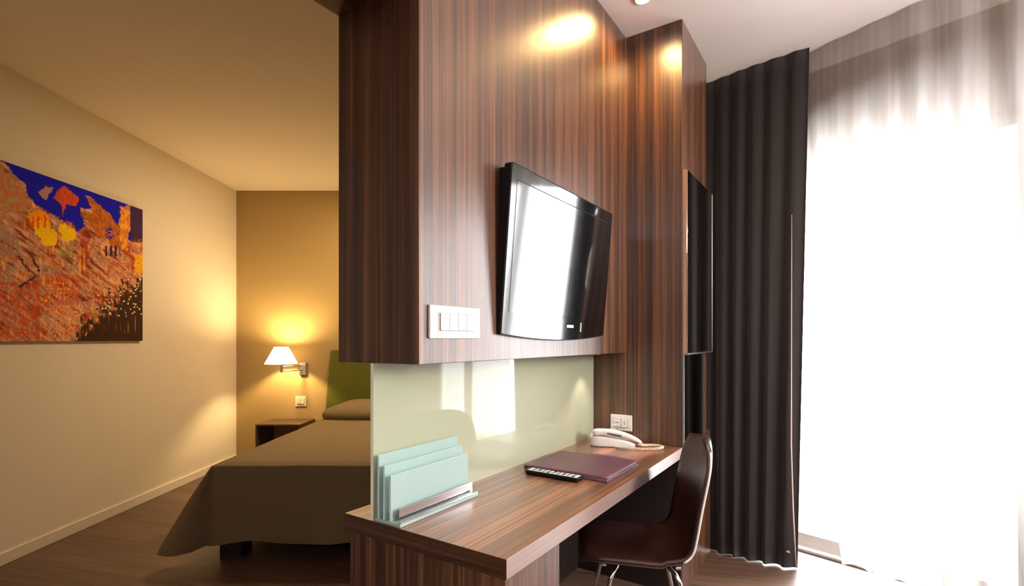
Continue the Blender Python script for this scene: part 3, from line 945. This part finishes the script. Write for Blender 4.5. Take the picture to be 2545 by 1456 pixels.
# ------------------------------------------------------------------ wall lamp
lp = tag(empty('wall_lamp', (-2.222, YB, .985)), 'lit swing-arm wall lamp with white cone shade above the nightstand', 'wall lamp')
link('wall_plate', newbox(-.037, .037, -.028, -.0005, -.066, .066, bev=.006), STEEL, lp)
SX, SY = -.130, -.24
ab = bmesh.new(); tube(ab, [(-.01, -.03, .035), (-.06, -.12, .036), (SX, SY, .037)], .005, 8)
link('arm', ab, STEEL, lp, smooth=True)
ab = bmesh.new(); tube(ab, [(-.01, -.03, -.012), (-.06, -.12, -.013), (SX, SY, -.014)], .005, 8)
link('arm', ab, STEEL, lp, smooth=True)
hb2 = bmesh.new(); lathe(hb2, [(.012, -.022), (.014, .0), (.014, .06), (.018, .085), (.018, .12)], 16, (SX, SY, 0))
link('lamp_holder', hb2, STEEL, lp, smooth=True)
sb = bmesh.new(); lathe(sb, [(.160, .064), (.068, .236), (.066, .236), (.158, .064)], 40, (SX, SY, 0), cap=False)
link('lamp_shade', sb, SHADE, lp, smooth=True)
bb = bmesh.new(); lathe(bb, [(.004, .120), (.012, .124), (.016, .130), (.014, .137), (.008, .141), (.003, .142)], 16, (SX, SY, 0))
link('bulb', bb, BULB, lp, smooth=True)

# ------------------------------------------------------------------ ceiling spot
SU, SV = 1.325, .115
sp_ = tag(empty('ceiling_spotlight', uv(SU, SV, ZC)), 'small recessed ceiling spotlight glowing warm above the far end of the desk', 'spotlight')
rb = bmesh.new(); lathe(rb, [(.030, -.001), (.044, -.001), (.044, -.007), (.034, -.010), (.030, -.006), (.030, -.001)], 32, cap=False)
link('trim_ring', rb, WHITE, sp_, smooth=True)
rb = bmesh.new(); lathe(rb, [(.029, -.0012), (.029, -.004), (.010, -.006)], 32)
link('lens', rb, SPOTLENS, sp_, smooth=True)
ul = tag(empty('under_cabinet_light', uv(1.42, .40, PB)), 'small round light under the hanging box above the telephone', 'light')
rb = bmesh.new(); lathe(rb, [(.026, -.0008), (.026, -.006), (.022, -.009)], 24)
link('housing', rb, WHITE, ul, smooth=True)

# ------------------------------------------------------------------ lights
def lamp(name, typ, loc, energy, col, **k):
    d_ = bpy.data.lights.new(name, typ); d_.energy = energy; d_.color = col
    for a, v_ in k.items(): setattr(d_, a, v_)
    o_ = bpy.data.objects.new(name, d_); COL.objects.link(o_); o_.location = loc
    return o_
WARM = (1, .66, .30)
# bulb light leaves through the open top and bottom of the shade
lamp('wall_lamp_light', 'POINT', (-2.222+SX, YB+SY, .985+.203), 45, (1, .70, .31), shadow_soft_size=.03)
# unseen light added behind the divider, where a twin lamp would hang
lamp('added_far_bed_light', 'POINT', (-.15, 5.15, 1.2), 18, WARM, shadow_soft_size=.05)
lamp('added_bedroom_fill', 'AREA', (-1.25, 4.3, ZB-.03), 44, (1, .74, .42), shape='DISK', size=.5)  # unseen light added to brighten the bed top and bedroom
lamp('ceiling_spot_light', 'SPOT', uv(SU, SV, ZC-.02), 27, (1, .60, .20), spot_size=radians(165), spot_blend=.9, shadow_soft_size=.03)
lamp('under_cabinet_lamp', 'SPOT', uv(1.42, .40, PB-.015), 5, (1, .88, .78), spot_size=radians(80), spot_blend=.5, shadow_soft_size=.02)

# unseen fill light added beyond the frame to brighten the living side
lamp('added_room_fill', 'POINT', (2.9, .6, 1.85), 300, (1, .93, .90), shadow_soft_size=.45)
# sky through the window and the added second one, a portal filling each opening
w = bpy.data.worlds.new('sky'); SC.world = w; w.use_nodes = True
bg = w.node_tree.nodes['Background']
bg.inputs['Color'].default_value = (.94, .97, 1, 1); bg.inputs['Strength'].default_value = 33
for ta, tb in ((T0, T1), (T2, T3)):
    pl = bpy.data.lights.new('window_portal', 'AREA'); pl.shape = 'RECTANGLE'; pl.size = tb-ta; pl.size_y = ZH
    pl.cycles.is_portal = True
    po = bpy.data.objects.new('window_portal', pl); COL.objects.link(po)
    pc = CP+Wv*((ta+tb)/2)+Nv*(WOFF+.27)
    po.location = (pc.x, pc.y, ZH/2)
    po.rotation_euler = Vector((-Nv.x, -Nv.y, 0)).to_track_quat('-Z', 'Y').to_euler()

SC.view_settings.view_transform = 'Standard'
SC.view_settings.look = 'None'
SC.view_settings.exposure = 0
SC.view_settings.gamma = 1
SC.cycles.max_bounces = 9
SC.cycles.diffuse_bounces = 5
SC.cycles.transparent_max_bounces = 12
SC.cycles.sample_clamp_indirect = 12
SC.cycles.caustics_reflective = False
SC.cycles.caustics_refractive = False
